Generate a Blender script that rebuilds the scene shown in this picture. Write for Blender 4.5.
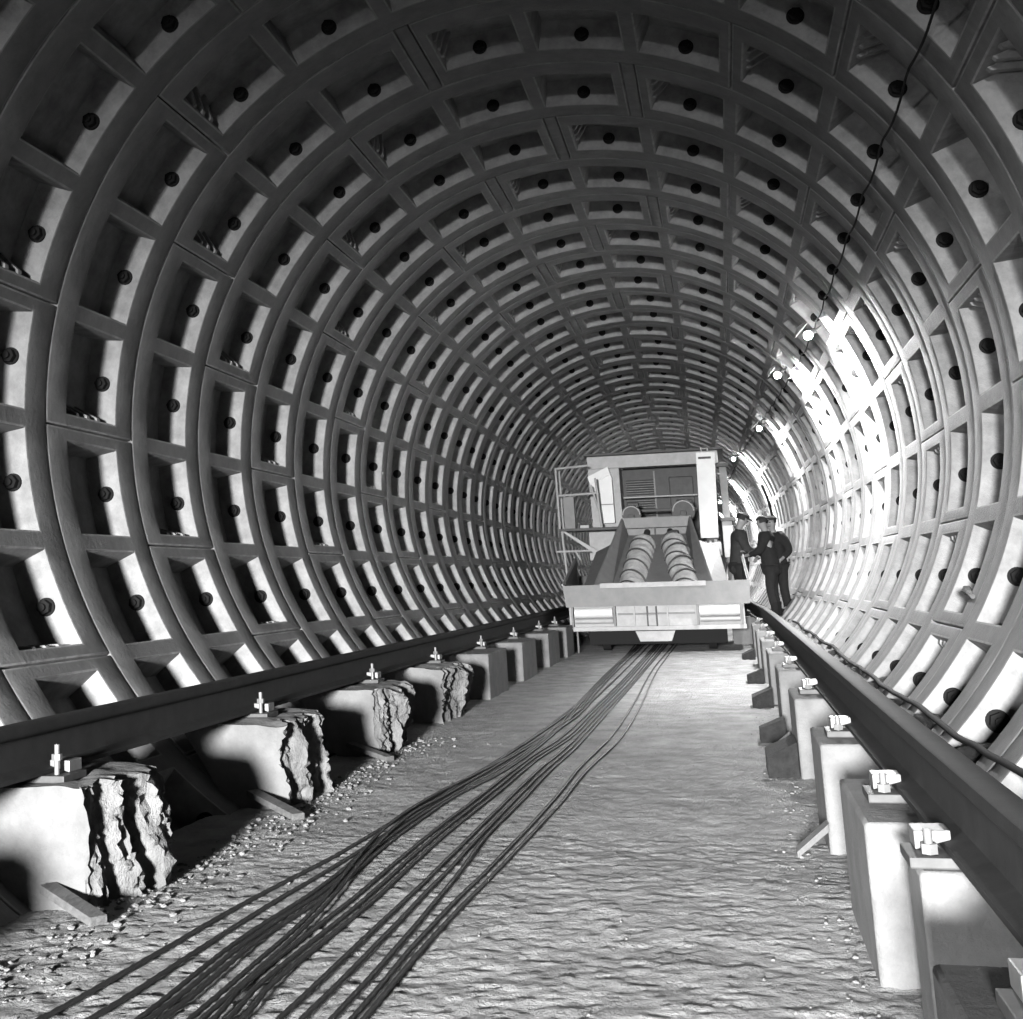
import bpy, bmesh, math, random
from mathutils import Vector, Matrix, noise

for o in list(bpy.data.objects):
    bpy.data.objects.remove(o)
S = bpy.context.scene
C = S.collection

# ------------------------------------------------------------------ camera
YAW, PITCH, ROLL = 0.3047, 0.1876, 0.03
CAM = Vector((1.016, 0.0, -1.032))
M = (Matrix.Rotation(YAW, 3, 'Z') @ Matrix.Rotation(PITCH, 3, 'X') @ Matrix.Rotation(ROLL, 3, 'Y'))
cd = bpy.data.cameras.new('camera')
cam = bpy.data.objects.new('camera', cd)
C.objects.link(cam)
right, fwd, up = M.col[0], M.col[1], M.col[2]
rotm = Matrix(((right[0], up[0], -fwd[0]), (right[1], up[1], -fwd[1]), (right[2], up[2], -fwd[2])))
cam.matrix_world = Matrix.Translation(CAM) @ rotm.to_4x4()
cd.sensor_fit = 'HORIZONTAL'
cd.sensor_width = 36
cd.lens = 1400 / 1023 * 36
cd.shift_x = (511.5 - 267.3) / 1023
cd.shift_y = -(509.5 - 321.2) / 1023
cd.clip_start = 0.05
cd.clip_end = 300
S.camera = cam

# ------------------------------------------------------------------ world, light, exposure
w = bpy.data.worlds.new('tunnel_dark')
S.world = w
w.use_nodes = True
w.node_tree.nodes['Background'].inputs[0].default_value = (0.02, 0.02, 0.02, 1)
w.node_tree.nodes['Background'].inputs[1].default_value = 0.05
S.view_settings.view_transform = 'Standard'
S.view_settings.look = 'None'
S.view_settings.gamma = 1
S.view_settings.exposure = 1.6
try:
    S.view_settings.use_curve_mapping = False
except Exception:
    pass

FLASH_POS = Vector((0.3, -12.0, -0.30))
FLASH_AIM = Vector((-0.15, 8.0, -2.35))
ld = bpy.data.lights.new('flash_lamp', 'SPOT')
ld.energy = 43000
ld.spot_size = math.radians(27.5)
ld.spot_blend = 1.0
ld.shadow_soft_size = 0.65
lo = bpy.data.objects.new('flash_lamp', ld)
C.objects.link(lo)
lo.location = FLASH_POS
l2 = bpy.data.lights.new('side_fill', 'SPOT')  # unseen fill spot, added to brighten the lower right wall
l2.energy = 800
l2.spot_size = math.radians(42)
l2.spot_blend = 1.0
l2.shadow_soft_size = 0.15
lo2 = bpy.data.objects.new('side_fill', l2)
C.objects.link(lo2)
lo2.location = (-1.5, -1.2, -0.9)
lo2.rotation_euler = (Vector((2.5, 7.0, -1.35)) - lo2.location).to_track_quat('-Z', 'Y').to_euler()
lo.rotation_euler = (FLASH_AIM - FLASH_POS).to_track_quat('-Z', 'Y').to_euler()

R = 2.6
W = 1.23924
Y0 = 7.2252
P = math.radians(15.0654)
TH0 = math.radians(105.8227 + 0.4)
KW = math.radians(2.1)


def slope(y):
    if y < 17:
        return 0.0
    if y < 22:
        return 0.016 * (y - 17) / 5
    if y < 38:
        return 0.016
    return 0.016 + 0.0012 * (y - 38)


def cx(y):
    s, t = 0.0, 0.0
    while t < y:
        s -= slope(t + .25) * .5
        t += .5
    return s


# ------------------------------------------------------------------ materials
def mat(name, col, rough=.7, metal=0, bump=0, scale=20, var=0, vscale=None, stretch=(1, 1, 1), detail=6, bdist=.02, spec=.3, dark=None, dark_amt=.0, dscale=4):
    m = bpy.data.materials.new(name)
    m.use_nodes = True
    nt = m.node_tree
    b = nt.nodes['Principled BSDF']
    b.inputs['Base Color'].default_value = (col, col, col, 1)
    b.inputs['Roughness'].default_value = rough
    b.inputs['Metallic'].default_value = metal
    b.inputs['Specular IOR Level'].default_value = spec
    tc = nt.nodes.new('ShaderNodeTexCoord')
    mp = nt.nodes.new('ShaderNodeMapping')
    mp.inputs['Scale'].default_value = stretch
    nt.links.new(tc.outputs['Object'], mp.inputs['Vector'])
    if var:
        n = nt.nodes.new('ShaderNodeTexNoise')
        n.inputs['Scale'].default_value = vscale or scale
        n.inputs['Detail'].default_value = 8
        n.inputs['Roughness'].default_value = .65
        nt.links.new(mp.outputs[0], n.inputs['Vector'])
        r = nt.nodes.new('ShaderNodeMapRange')
        r.inputs['From Min'].default_value = .3
        r.inputs['From Max'].default_value = .7
        r.inputs['To Min'].default_value = max(0, col * (1 - var))
        r.inputs['To Max'].default_value = min(1, col * (1 + var))
        nt.links.new(n.outputs[0], r.inputs['Value'])
        last = r.outputs[0]
        if dark is not None:
            n2 = nt.nodes.new('ShaderNodeTexNoise')
            n2.inputs['Scale'].default_value = dscale
            n2.inputs['Detail'].default_value = 5
            nt.links.new(mp.outputs[0], n2.inputs['Vector'])
            cr = nt.nodes.new('ShaderNodeMapRange')
            cr.inputs['From Min'].default_value = .5
            cr.inputs['From Max'].default_value = .68
            cr.inputs['To Min'].default_value = 0
            cr.inputs['To Max'].default_value = dark_amt
            nt.links.new(n2.outputs[0], cr.inputs['Value'])
            mx = nt.nodes.new('ShaderNodeMix')
            mx.data_type = 'FLOAT'
            nt.links.new(cr.outputs[0], mx.inputs[0])
            nt.links.new(last, mx.inputs[2])
            mx.inputs[3].default_value = dark
            last = mx.outputs[0]
        nt.links.new(last, b.inputs['Base Color'])
    if bump:
        n = nt.nodes.new('ShaderNodeTexNoise')
        n.inputs['Scale'].default_value = scale
        n.inputs['Detail'].default_value = detail
        n.inputs['Roughness'].default_value = .7
        nt.links.new(mp.outputs[0], n.inputs['Vector'])
        bm_ = nt.nodes.new('ShaderNodeBump')
        bm_.inputs['Strength'].default_value = bump
        bm_.inputs['Distance'].default_value = bdist
        nt.links.new(n.outputs[0], bm_.inputs['Height'])
        nt.links.new(bm_.outputs[0], b.inputs['Normal'])
    return m


def emit(name, e):
    m = bpy.data.materials.new(name)
    m.use_nodes = True
    b = m.node_tree.nodes['Principled BSDF']
    b.inputs['Base Color'].default_value = (1, 1, 1, 1)
    b.inputs['Emission Color'].default_value = (1, 1, 1, 1)
    b.inputs['Emission Strength'].default_value = e
    return m


M_LINING = mat('lining_concrete', .15, .8, bump=.6, scale=26, var=.38, vscale=6, bdist=.012)
M_RIBFACE = mat('rib_face_concrete', .088, .8, bump=.5, scale=26, var=.28, vscale=5, bdist=.012)
M_FLOOR = mat('floor_cement', .27, .9, bump=1.0, scale=38, var=.35, vscale=5.0, stretch=(1, .9, 1), bdist=.06, detail=5)
M_BLOCK = mat('block_concrete', .09, .9, bump=.6, scale=30, var=.25, vscale=6, bdist=.015)
M_BROKEN = mat('broken_concrete', .11, .95, bump=1.0, scale=22, var=.5, vscale=9, bdist=.05, stretch=(1, 1, .5))
M_RAIL = mat('rail_steel', .014, .75, metal=.0, bump=.15, scale=60, var=.3, vscale=10, spec=.15, bdist=.004)
M_BOLT = mat('dark_bolt_steel', .008, .9, spec=.08)
M_CLIP = mat('fresh_clip_steel', .08, .45, var=.2, vscale=30, spec=.5)
M_PLATE = mat('base_plate_steel', .03, .6, var=.3, vscale=30)
M_ROPE = mat('wire_rope_steel', .008, .6, spec=.35, bump=.3, scale=120, bdist=.003)
M_RUBBER_SHADE = mat('black_rubber_and_shade', .008, .9, spec=.15)  # rubber parts; also the shade black of the machine's underside
M_WOOD = mat('grey_timber', .06, .85, bump=.5, scale=12, var=.35, vscale=8, stretch=(6, 1, 6))
M_DIRT_RECESS = mat('dark_dirt_and_recess', .012, 1, bump=1, scale=40, var=.5, vscale=20, bdist=.03)  # dirt heaps, and the dark of the recess wedges
M_STONE = mat('grit_stone', .12, .95, bump=.8, scale=40, var=.4, vscale=12)
M_MG = mat('grey_machine_paint', .10, .6, bump=.15, scale=30, var=.16, vscale=6)
M_MD = mat('dark_machine_steel', .025, .6, bump=.2, scale=30, var=.3, vscale=10)
M_MW = mat('white_machine_paint', .36, .5, var=.07, vscale=5)
M_ML = mat('light_machine_paint', .2, .6, var=.15, vscale=8, bump=.1, scale=30)
M_AUG = mat('auger_mud_coat', .34, .8, bump=.8, scale=25, var=.35, vscale=10)
M_CLOTH = mat('dark_work_cloth', .008, .95, bump=.4, scale=60, var=.3, vscale=12)
M_CLOTH2 = mat('grey_work_jacket', .02, .95, bump=.4, scale=60, var=.3, vscale=12)
M_SKIN = mat('skin', .14, .6)
M_HAIR = mat('dark_hair', .012, .8)
M_BULB = emit('lit_bulb', 60)
M_SHADEB = mat('shade_dark_concrete', .012, .9, bump=.6, scale=30, var=.5, vscale=8)  # near-black copy of the block concrete, shade put into its colour
M_ROCK = mat('rock_face', .2, .95, bump=1, scale=3, var=.4, vscale=2, bdist=.3)


# ------------------------------------------------------------------ helpers
def link(name, me, parent=None, loc=None):
    o = bpy.data.objects.new(name, me)
    C.objects.link(o)
    if parent is not None:
        o.parent = parent
    if loc is not None:
        o.location = loc
    return o


def tag(o, label=None, cat=None, group=None, kind=None):
    if label:
        o['label'] = label
    if cat:
        o['category'] = cat
    if group:
        o['group'] = group
    if kind:
        o['kind'] = kind
    return o


def finish(bm, name, m, smooth=None, mats=None):
    bmesh.ops.recalc_face_normals(bm, faces=bm.faces)
    if smooth is not None:
        for f in bm.faces:
            f.smooth = True
        for e in bm.edges:
            if len(e.link_faces) == 2:
                e.smooth = e.calc_face_angle(0) < math.radians(smooth)
            else:
                e.smooth = False
    me = bpy.data.meshes.new(name)
    bm.to_mesh(me)
    bm.free()
    for mm in (mats or [m]):
        me.materials.append(mm)
    return me


def obj(name, bm, m, parent=None, loc=None, smooth=None):
    return link(name, finish(bm, name, m, smooth), parent, loc)


def box(bm, x0, x1, y0, y1, z0, z1, bev=0.0):
    r = bmesh.ops.create_cube(bm, size=1)
    for v in r['verts']:
        v.co = Vector(((x0 + x1) / 2 + v.co.x * (x1 - x0), (y0 + y1) / 2 + v.co.y * (y1 - y0), (z0 + z1) / 2 + v.co.z * (z1 - z0)))
    if bev:
        es = list({e for v in r['verts'] for e in v.link_edges})
        bmesh.ops.bevel(bm, geom=es, offset=bev, segments=2, affect='EDGES', profile=.6)
    return bm


def hexa(bm, p, bev=0.0):
    """eight corners: 4 of the first face, then 4 of the opposite face in the same order"""
    v = [bm.verts.new(q) for q in p]
    for f in ((0, 1, 2, 3), (4, 5, 6, 7), (0, 1, 5, 4), (1, 2, 6, 5), (2, 3, 7, 6), (3, 0, 4, 7)):
        bm.faces.new([v[i] for i in f])
    if bev:
        es = list({e for q in v for e in q.link_edges})
        bmesh.ops.bevel(bm, geom=es, offset=bev, segments=2, affect='EDGES', profile=.6)
    return bm


def slab(bm, pts, d):
    """plate from a polygon of 3-D points, thickened by vector d"""
    d = Vector(d)
    a = [bm.verts.new(q) for q in pts]
    b = [bm.verts.new(Vector(q) + d) for q in pts]
    bm.faces.new(a)
    bm.faces.new(b[::-1])
    n = len(a)
    for i in range(n):
        bm.faces.new((a[i], a[(i + 1) % n], b[(i + 1) % n], b[i]))
    return bm


def tube(bm, path, r, seg=8, cap=True):
    path = [Vector(q) for q in path]
    rs = r if isinstance(r, (list, tuple)) else [r] * len(path)
    rings = []
    prev = None
    for i, q in enumerate(path):
        t = (path[min(i + 1, len(path) - 1)] - path[max(i - 1, 0)]).normalized()
        if prev is None:
            a = Vector((0, 0, 1)) if abs(t.z) < .9 else Vector((1, 0, 0))
            u = t.cross(a).normalized()
        else:
            u = (prev - t * prev.dot(t)).normalized()
        prev = u
        v = t.cross(u)
        rings.append([bm.verts.new(q + (u * math.cos(k * 2 * math.pi / seg) + v * math.sin(k * 2 * math.pi / seg)) * rs[i]) for k in range(seg)])
    for a, b in zip(rings, rings[1:]):
        for k in range(seg):
            bm.faces.new((a[k], a[(k + 1) % seg], b[(k + 1) % seg], b[k]))
    if cap:
        bm.faces.new(rings[0][::-1])
        bm.faces.new(rings[-1])
    return bm


def NB():
    return bmesh.new()


def empty(name, loc=(0, 0, 0)):
    return link(name, None, loc=loc)


# ------------------------------------------------------------------ tunnel lining
GAP = .005
DEP = .20
BACK = .235


def pol(a, r, y):
    return Vector((math.cos(a) * r, y, math.sin(a) * r))


def segment_mesh(np_):
    bm = NB()
    ga = .004 / R
    tot = np_ * P
    ya, yd = GAP, W - GAP
    yb, yc = .215 * W, .785 * W
    half = math.radians(1.2)
    edge = math.radians(1.85)
    sub = 6
    angs = [ga]
    cells = []
    for i in range(np_):
        a0 = i * P + (edge if i == 0 else half)
        a1 = (i + 1) * P - (edge if i == np_ - 1 else half)
        s = len(angs)
        for k in range(sub + 1):
            angs.append(a0 + (a1 - a0) * k / sub)
        cells.append((s, s + sub))
    angs.append(tot - ga)
    ys = [ya, yb, yc, yd]
    g = [[bm.verts.new(pol(a, R, y)) for y in ys] for a in angs]
    pocket = set()
    for s, e in cells:
        for k in range(s, e):
            pocket.add(k)
    rim = []
    for k in range(len(angs) - 1):
        for j in range(3):
            if j == 1 and k in pocket:
                continue
            bm.faces.new((g[k][j], g[k][j + 1], g[k + 1][j + 1], g[k + 1][j]))
    ins_y = .028
    for s, e in cells:
        a0, a1 = angs[s] + .010, angs[e] - .010
        lo_, hi_ = [], []
        for k in range(s, e + 1):
            a = a0 + (a1 - a0) * (k - s) / (e - s)
            lo_.append(bm.verts.new(pol(a, R + DEP, yb + ins_y)))
            hi_.append(bm.verts.new(pol(a, R + DEP, yc - ins_y)))
        for i in range(e - s):
            bm.faces.new((g[s + i][1], g[s + i + 1][1], lo_[i + 1], lo_[i]))
            bm.faces.new((g[s + i][2], g[s + i + 1][2], hi_[i + 1], hi_[i]))
            bm.faces.new((lo_[i], lo_[i + 1], hi_[i + 1], hi_[i]))
        bm.faces.new((g[s][1], g[s][2], hi_[0], lo_[0]))
        bm.faces.new((g[e][1], g[e][2], hi_[-1], lo_[-1]))
    # outer skin
    oa = [bm.verts.new(pol(a, R + BACK, ya)) for a in angs]
    ob = [bm.verts.new(pol(a, R + BACK, yd)) for a in angs]
    for k in range(len(angs) - 1):
        bm.faces.new((g[k][0], g[k + 1][0], oa[k + 1], oa[k]))
        bm.faces.new((g[k][3], g[k + 1][3], ob[k + 1], ob[k]))
        bm.faces.new((oa[k], oa[k + 1], ob[k + 1], ob[k]))
    for k in (0, -1):
        bm.faces.new((oa[k], g[k][0], g[k][1], g[k][2], g[k][3], ob[k]))
    bmesh.ops.recalc_face_normals(bm, faces=bm.faces)
    es = [e for e in bm.edges if len(e.link_faces) == 2 and e.calc_face_angle(0) > math.radians(50)
          and all(math.hypot(v.co.x, v.co.z) < R + .01 for v in e.verts)]
    bmesh.ops.bevel(bm, geom=es, offset=.013, segments=2, affect='EDGES', profile=.6)
    # casting ridges on the end wall of the last pocket
    s, e = cells[-1]
    aw = angs[e]
    for q in (.40, .52, .64):
        y = q * W
        hexa(bm, [pol(aw + .004, R + .03, y - .02), pol(aw + .004, R + .03, y + .02), pol(aw - .004, R + DEP, y + .03), pol(aw - .004, R + DEP, y - .01),
                  pol(aw - .010, R + .04, y - .02), pol(aw - .010, R + .04, y + .02), pol(aw - .040, R + DEP, y + .03), pol(aw - .040, R + DEP, y - .01)])
    bm.faces.ensure_lookup_table()
    for f in bm.faces:
        if all(math.hypot(v.co.x, v.co.z) < R + .002 for v in f.verts):
            f.material_index = 1
    return finish(bm, 'lining_segment', M_LINING, 28, mats=[M_LINING, M_RIBFACE])


def key_mesh():
    bm = NB()
    g = .004 / R
    hexa(bm, [pol(g, R, GAP), pol(KW - g, R, GAP), pol(KW - g, R + BACK, GAP), pol(g, R + BACK, GAP),
              pol(g, R, W - GAP), pol(KW - g, R, W - GAP), pol(KW - g, R + BACK, W - GAP), pol(g, R + BACK, W - GAP)], .01)
    return finish(bm, 'key_block', M_RIBFACE, 28)


def bolt_into(bm, a, r, y):
    c = pol(a, r, y)
    for rad, y0_, y1_, sg in ((.050, .0, -.012, 20), (.040, -.012, -.05, 6), (.020, -.05, -.072, 10)):
        ring = []
        for yy in (y0_, y1_):
            ring.append([bm.verts.new(c + Vector((math.cos(2 * math.pi * k / sg) * rad, yy, math.sin(2 * math.pi * k / sg) * rad))) for k in range(sg)])
        for k in range(sg):
            bm.faces.new((ring[0][k], ring[0][(k + 1) % sg], ring[1][(k + 1) % sg], ring[1][k]))
        bm.faces.new(ring[1])


def bolt_y(r):
    # the far pocket wall leans; y of its surface at radius r
    return .785 * W - .028 * (r - R) / DEP + .004


BR = R + .095
seg_me = segment_mesh(3)
key_me = key_mesh()
bm = NB()
bolt_into(bm, 0, BR, bolt_y(BR))
bolt_me = finish(bm, 'bolt', M_BOLT, 40)
bm = NB()
for i in range(3):
    bolt_into(bm, (i + .5) * P, BR, bolt_y(BR))
bolts3_me = finish(bm, 'bolts', M_BOLT, 40)

N_FIRST, N_LAST = -17, 48
for n in range(N_FIRST, N_LAST + 1):
    yr = Y0 + n * W
    ring = empty('wall_ring', (cx(yr), yr, 0))
    ring.rotation_euler = (0, 0, slope(yr))
    tag(ring, kind='structure')
    mk = {0: -1, 1: 0, 2: -2}[n % 3]
    th = TH0 + mk * P
    k = link('key_block', key_me, ring)
    k.rotation_euler = (0, -(th - KW), 0)
    starts = [th + 3 * P * j for j in range(4)] + [th - KW - 3 * P * (j + 1) for j in range(4)]
    for a in starts:
        s = link('lining_segment', seg_me, ring)
        s.rotation_euler = (0, -a, 0)
        if -1 <= n <= 12:
            for i in range(3):
                b = link('bolt', bolt_me, s)
                b.rotation_euler = (0, -(i + .5) * P, 0)
        elif n > 12 and n <= 32:
            b = link('bolts', bolts3_me, s)
            b['kind'] = 'stuff'

# end of the driven tunnel: rock face
yend = Y0 + (N_LAST + 1) * W
bm = NB()
bmesh.ops.create_circle(bm, cap_ends=True, segments=64, radius=3.0)
bmesh.ops.rotate(bm, verts=bm.verts, matrix=Matrix.Rotation(math.pi / 2, 3, 'X'))
tag(obj('wall_far', bm, M_ROCK, loc=(cx(yend), yend + .1, 0)), kind='structure')

# ------------------------------------------------------------------ floor
FZ = -2.15


def fh(x, y):
    a = noise.noise(Vector((x * 3, y * 4, 0))) * .003 + noise.noise(Vector((x * 12, y * 13, 3))) * .004 + noise.noise(Vector((x * 27, y * 30, 3))) * .0065 + noise.noise(Vector((x * 50, y * 55, 3))) * .004
    a += noise.noise(Vector((x * .8, y * .8, 9))) * .012
    return a


bm = NB()
xs = [-1.56 + 3.12 * i / 156 for i in range(157)]
ys = []
y = -13.5
while y < yend:
    ys.append(y)
    y += 1.0 if y < 1 else .02 if y < 6.5 else .035 if y < 12 else (.09 if y < 24 else 1.2)
grid = []
for y in ys:
    c = cx(y)
    grid.append([bm.verts.new((x + c, y, FZ + (fh(x, y) if y < 26 else 0))) for x in (xs if True else xs)])
for a, b in zip(grid, grid[1:]):
    for k in range(len(xs) - 1):
        bm.faces.new((a[k], a[k + 1], b[k + 1], b[k]))
fl = obj('floor', bm, M_FLOOR, smooth=180)
tag(fl, kind='structure')

# loose grit swept against the blocks, nobody could count it
random.seed(5)
bm = NB()


def pebble(bm, x, y, z, r):
    res = bmesh.ops.create_icosphere(bm, subdivisions=1, radius=r)
    q = Vector((random.uniform(-9, 9), random.uniform(-9, 9), random.uniform(-9, 9)))
    sx, sy, sz = random.uniform(.8, 1.5), random.uniform(.8, 1.4), random.uniform(.5, .9)
    for v in res['verts']:
        v.co *= 1 + .5 * noise.noise(v.co / r + q)
        v.co = Vector((x + v.co.x * sx, y + v.co.y * sy, z + v.co.z * sz))


for i in range(700):
    y = random.uniform(3.0, 10.5)
    x = -1.16 + abs(random.gauss(0, .14)) - random.random() * .1
    pebble(bm, x, y, FZ + fh(x, y) + .004, random.choice((.003, .004, .005, .006, .008, .012)))
for i in range(160):
    y = random.uniform(3.6, 12)
    x = 1.31 - abs(random.gauss(0, .12))
    pebble(bm, x, y, FZ + fh(x, y) + .003, random.choice((.003, .004, .006, .008)))
for i in range(150):
    y = random.uniform(3.4, 12)
    x = random.uniform(-1.1, 1.25)
    pebble(bm, x, y, FZ + fh(x, y) + .001, random.choice((.003, .004, .005)))
g = obj('loose_grit', bm, M_STONE)
tag(g, 'loose grit and crumbs of concrete scattered along the foot of the blocks', 'grit', kind='stuff')

# ------------------------------------------------------------------ rails
RAILZ = -1.505
PROF = [(-.036, 0), (-.030, .004), (.030, .004), (.036, 0), (.037, -.030), (.030, -.042), (.011, -.052), (.009, -.075), (.009, -.135), (.014, -.155),
        (.066, -.172), (.066, -.188), (-.066, -.188), (-.066, -.172), (-.014, -.155), (-.009, -.135), (-.009, -.075), (-.011, -.052), (-.030, -.042), (-.037, -.030)]


def rail(side, label):
    bm = NB()
    rings = []
    y = -1.4
    while y < 60:
        x = side * 1.53 + cx(y)
        rings.append([bm.verts.new((x + px_, y, RAILZ - .004 + pz)) for px_, pz in PROF])
        y += 1.0
    n = len(PROF)
    for a, b in zip(rings, rings[1:]):
        for k in range(n):
            bm.faces.new((a[k], a[(k + 1) % n], b[(k + 1) % n], b[k]))
    bm.faces.new(rings[0])
    bm.faces.new(rings[-1])
    o = obj('rail', bm, M_RAIL, smooth=35)
    tag(o, label, 'rail', 'rails')


rail(-1, 'long dark steel rail along the left wall on broken concrete blocks')
rail(1, 'long dark steel rail along the right wall, running close past the camera')

# ------------------------------------------------------------------ concrete blocks
BT = -1.725
ORD = ['nearest', 'second', 'third', 'fourth', 'fifth', 'sixth', 'seventh', 'eighth', 'ninth', 'tenth', 'eleventh', 'twelfth']


def block(side, y0, y1, xin, rough, label, group, seed, top=BT, broken_mat=True):
    """grid box; xin inner face, outer side leans with the lining"""
    xi, xo_b, xo_t = xin, 1.50, 1.80
    res = .02 if rough else .12
    ny = max(2, int((y1 - y0) / res))
    nz = max(2, int(.44 / res))
    nx = max(2, int(.5 / res)) if rough else 3
    zb = FZ - .03
    bm = NB()
    vid = {}

    def vert(i, j, k):
        key = (i, j, k)
        if key not in vid:
            fz = k / nz
            z = zb + (top - zb) * fz
            xo = xo_b + (xo_t - xo_b) * fz
            x = xi + (xo - xi) * i / nx
            yy = y0 + (y1 - y0) * j / ny
            q = Vector((x, yy, z))
            if rough:
                s = Vector((0, seed * 7.3, 0))
                dn = max(0, 1 - (x - xi) / .16)          # near the broken inner face
                n1 = noise.noise(Vector((x * 3, yy * 6.5, z * 2.2)) + s)
                n2 = noise.noise(Vector((x * 9, yy * 19 + z * 1.5, z * 5.5)) + s)
                n3 = noise.noise(Vector((x * 40, yy * 52, z * 26)) + s)
                n4 = noise.noise(Vector((x * 60, yy * 95, z * 70)) + s)
                q.x += dn * (n1 * .12 + n2 * .06 + n3 * .03 + n4 * .016 + .03) * (1 if i == 0 else .6)
                q.y += dn * (n2 * .03) + (n3 * .006)
                q.z += (fz > .8) * (n1 * .02 + n2 * .02 * dn) - dn * (fz > .93) * abs(n1) * .05
            q.x *= side
            vid[key] = bm.verts.new(q)
        return vid[key]

    def face(*a):
        f = bm.faces.new([vert(*q) for q in a])
        return f

    for j in range(ny):
        for k in range(nz):
            f = face((0, j, k), (0, j + 1, k), (0, j + 1, k + 1), (0, j, k + 1))
            if rough:
                f.material_index = 1
            face((nx, j, k), (nx, j + 1, k), (nx, j + 1, k + 1), (nx, j, k + 1))
    for i in range(nx):
        for k in range(nz):
            face((i, 0, k), (i + 1, 0, k), (i + 1, 0, k + 1), (i, 0, k + 1))
            face((i, ny, k), (i + 1, ny, k), (i + 1, ny, k + 1), (i, ny, k + 1))
        for j in range(ny):
            face((i, j, 0), (i + 1, j, 0), (i + 1, j + 1, 0), (i, j + 1, 0))
            face((i, j, nz), (i + 1, j, nz), (i + 1, j + 1, nz), (i, j + 1, nz))
    me = finish(bm, 'concrete_block', M_BLOCK, 40, mats=[M_BLOCK, M_BROKEN])
    o = link('concrete_block', me)
    if not rough:
        md = o.modifiers.new('bevel', 'BEVEL')
        md.width = .012
        md.segments = 2
        md.limit_method = 'ANGLE'
    tag(o, label, 'block', group)
    return o


def fastening(side, y, label, group, hb=.135):
    """base plate under the rail foot, clamp and anchor bolt on the track's inner side"""
    x = side * 1.53
    e = empty('rail_fastening', (x, y, BT))
    tag(e, label, 'rail fastening', group)
    s = -side           # inward
    bm = NB()
    box(bm, -.155, .155, -.10, .10, 0, .026, .004)
    obj('base_plate', bm, M_PLATE, e)
    bm = NB()
    hexa(bm, [(s * .048, .00, .050), (s * .13, .00, .026), (s * .13, .11, .026), (s * .048, .11, .050),
              (s * .048, .00, .072), (s * .13, .00, .070), (s * .13, .11, .070), (s * .048, .11, .072)], .004)
    obj('clamp', bm, M_CLIP, e)
    bm = NB()
    tube(bm, [(s * .105, -.055, .02), (s * .105, -.055, hb)], .010, 12)
    b = obj('anchor_bolt', bm, M_CLIP, e, smooth=40)
    bm = NB()
    tube(bm, [(s * .105, -.055, hb - .057), (s * .105, -.055, hb - .034)], .020, 6)
    obj('nut', bm, M_CLIP, b)
    bm = NB()
    hexa(bm, [(-s * .048, -.05, .050), (-s * .13, -.05, .026), (-s * .13, .05, .026), (-s * .048, .05, .050),
              (-s * .048, -.05, .072), (-s * .13, -.05, .070), (-s * .13, .05, .070), (-s * .048, .05, .072)], .004)
    obj('clamp', bm, M_CLIP, e)


LB = [(2.3, 2.9, 1), (4.83, 5.5, 1), (7.17, 7.95, 1), (9.33, 10.3, 1), (11.53, 12.6, 1), (13.8, 15.0, 0), (16.2, 17.4, 0), (18.7, 19.9, 0), (20.9, 21.85, 0)]
LF = [2.5, 5.02, 7.49, 10.06, 12.4, 14.85, 17.25, 19.7, 21.6]
for i, ((a, b, r), f) in enumerate(zip(LB, LF)):
    if i == 0:
        lb = 'nearest block under the left rail, its end shading the next one'
        fb = 'rail fastening under the left rail cut off by the left edge of the photo'
    else:
        lb = ('%s left rail concrete block from the camera, %s' % (ORD[i - 1] if i > 1 else 'first full', 'inner side broken' if r else 'smooth cast faces'))
        fb = '%s bright clamp and bolt from the camera on the left rail' % (ORD[i - 1] if i > 1 else 'first full')
    block(-1, a, b, 1.20, r, lb, 'blocks under the left rail', i + 1)
    fastening(-1, f, fb, 'rail fastenings on the left rail')

RB = [(2.2, 2.9), (3.72, 3.98), (4.4, 5.3), (6.3, 7.0), (8.5, 9.3), (10.9, 11.7), (13.2, 14.1), (15.6, 16.5), (18.0, 18.9), (20.4, 21.3), (24.0, 25.3)]
for i, (a, b) in enumerate(RB):
    xi = (1.31, 1.39)[i] if i < 2 else (1.33 if i != 10 else 1.08)
    bo = block(1, a, b, xi, 0, 'block in the bottom right corner under the right rail, coloured dark for shade' if i == 0 else '%s smooth concrete block from the camera under the right rail' % ORD[i] if i < 10 else 'concrete block under the right rail that the three workers stand on', 'blocks under the right rail', i + 20)
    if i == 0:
        bo.data.materials[0] = M_SHADEB  # corner shade painted into the nearest block
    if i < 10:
        fastening(1, (a + b) / 2, '%s rail fastening from the camera on the right rail' % ORD[i], 'rail fastenings on the right rail', .085)

# timber wedges at the feet of the left blocks
for i, (x0, y0_, x1, y1_) in enumerate([(-1.38, 4.80, -1.10, 4.62), (-1.38, 7.12, -1.04, 6.80), (-1.42, 9.28, -1.10, 9.05)]):
    bm = NB()
    d = (Vector((x1, y1_)) - Vector((x0, y0_))).normalized()
    nrm = Vector((d.y, -d.x)) * .035
    z0, z1 = FZ + .07, FZ + .008
    hexa(bm, [(x0 - nrm.x, y0_ - nrm.y, z0), (x1 - nrm.x, y1_ - nrm.y, z1), (x1 + nrm.x, y1_ + nrm.y, z1), (x0 + nrm.x, y0_ + nrm.y, z0),
              (x0 - nrm.x, y0_ - nrm.y, z0 + .03), (x1 - nrm.x, y1_ - nrm.y, z1 + .03), (x1 + nrm.x, y1_ + nrm.y, z1 + .03), (x0 + nrm.x, y0_ + nrm.y, z0 + .03)], .003)
    tag(obj('timber_batten', bm, M_WOOD), 'short timber batten leaning at the foot of the %s left block' % ['first full', 'second', 'third'][i], 'batten', 'timber battens by the left blocks')

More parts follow.
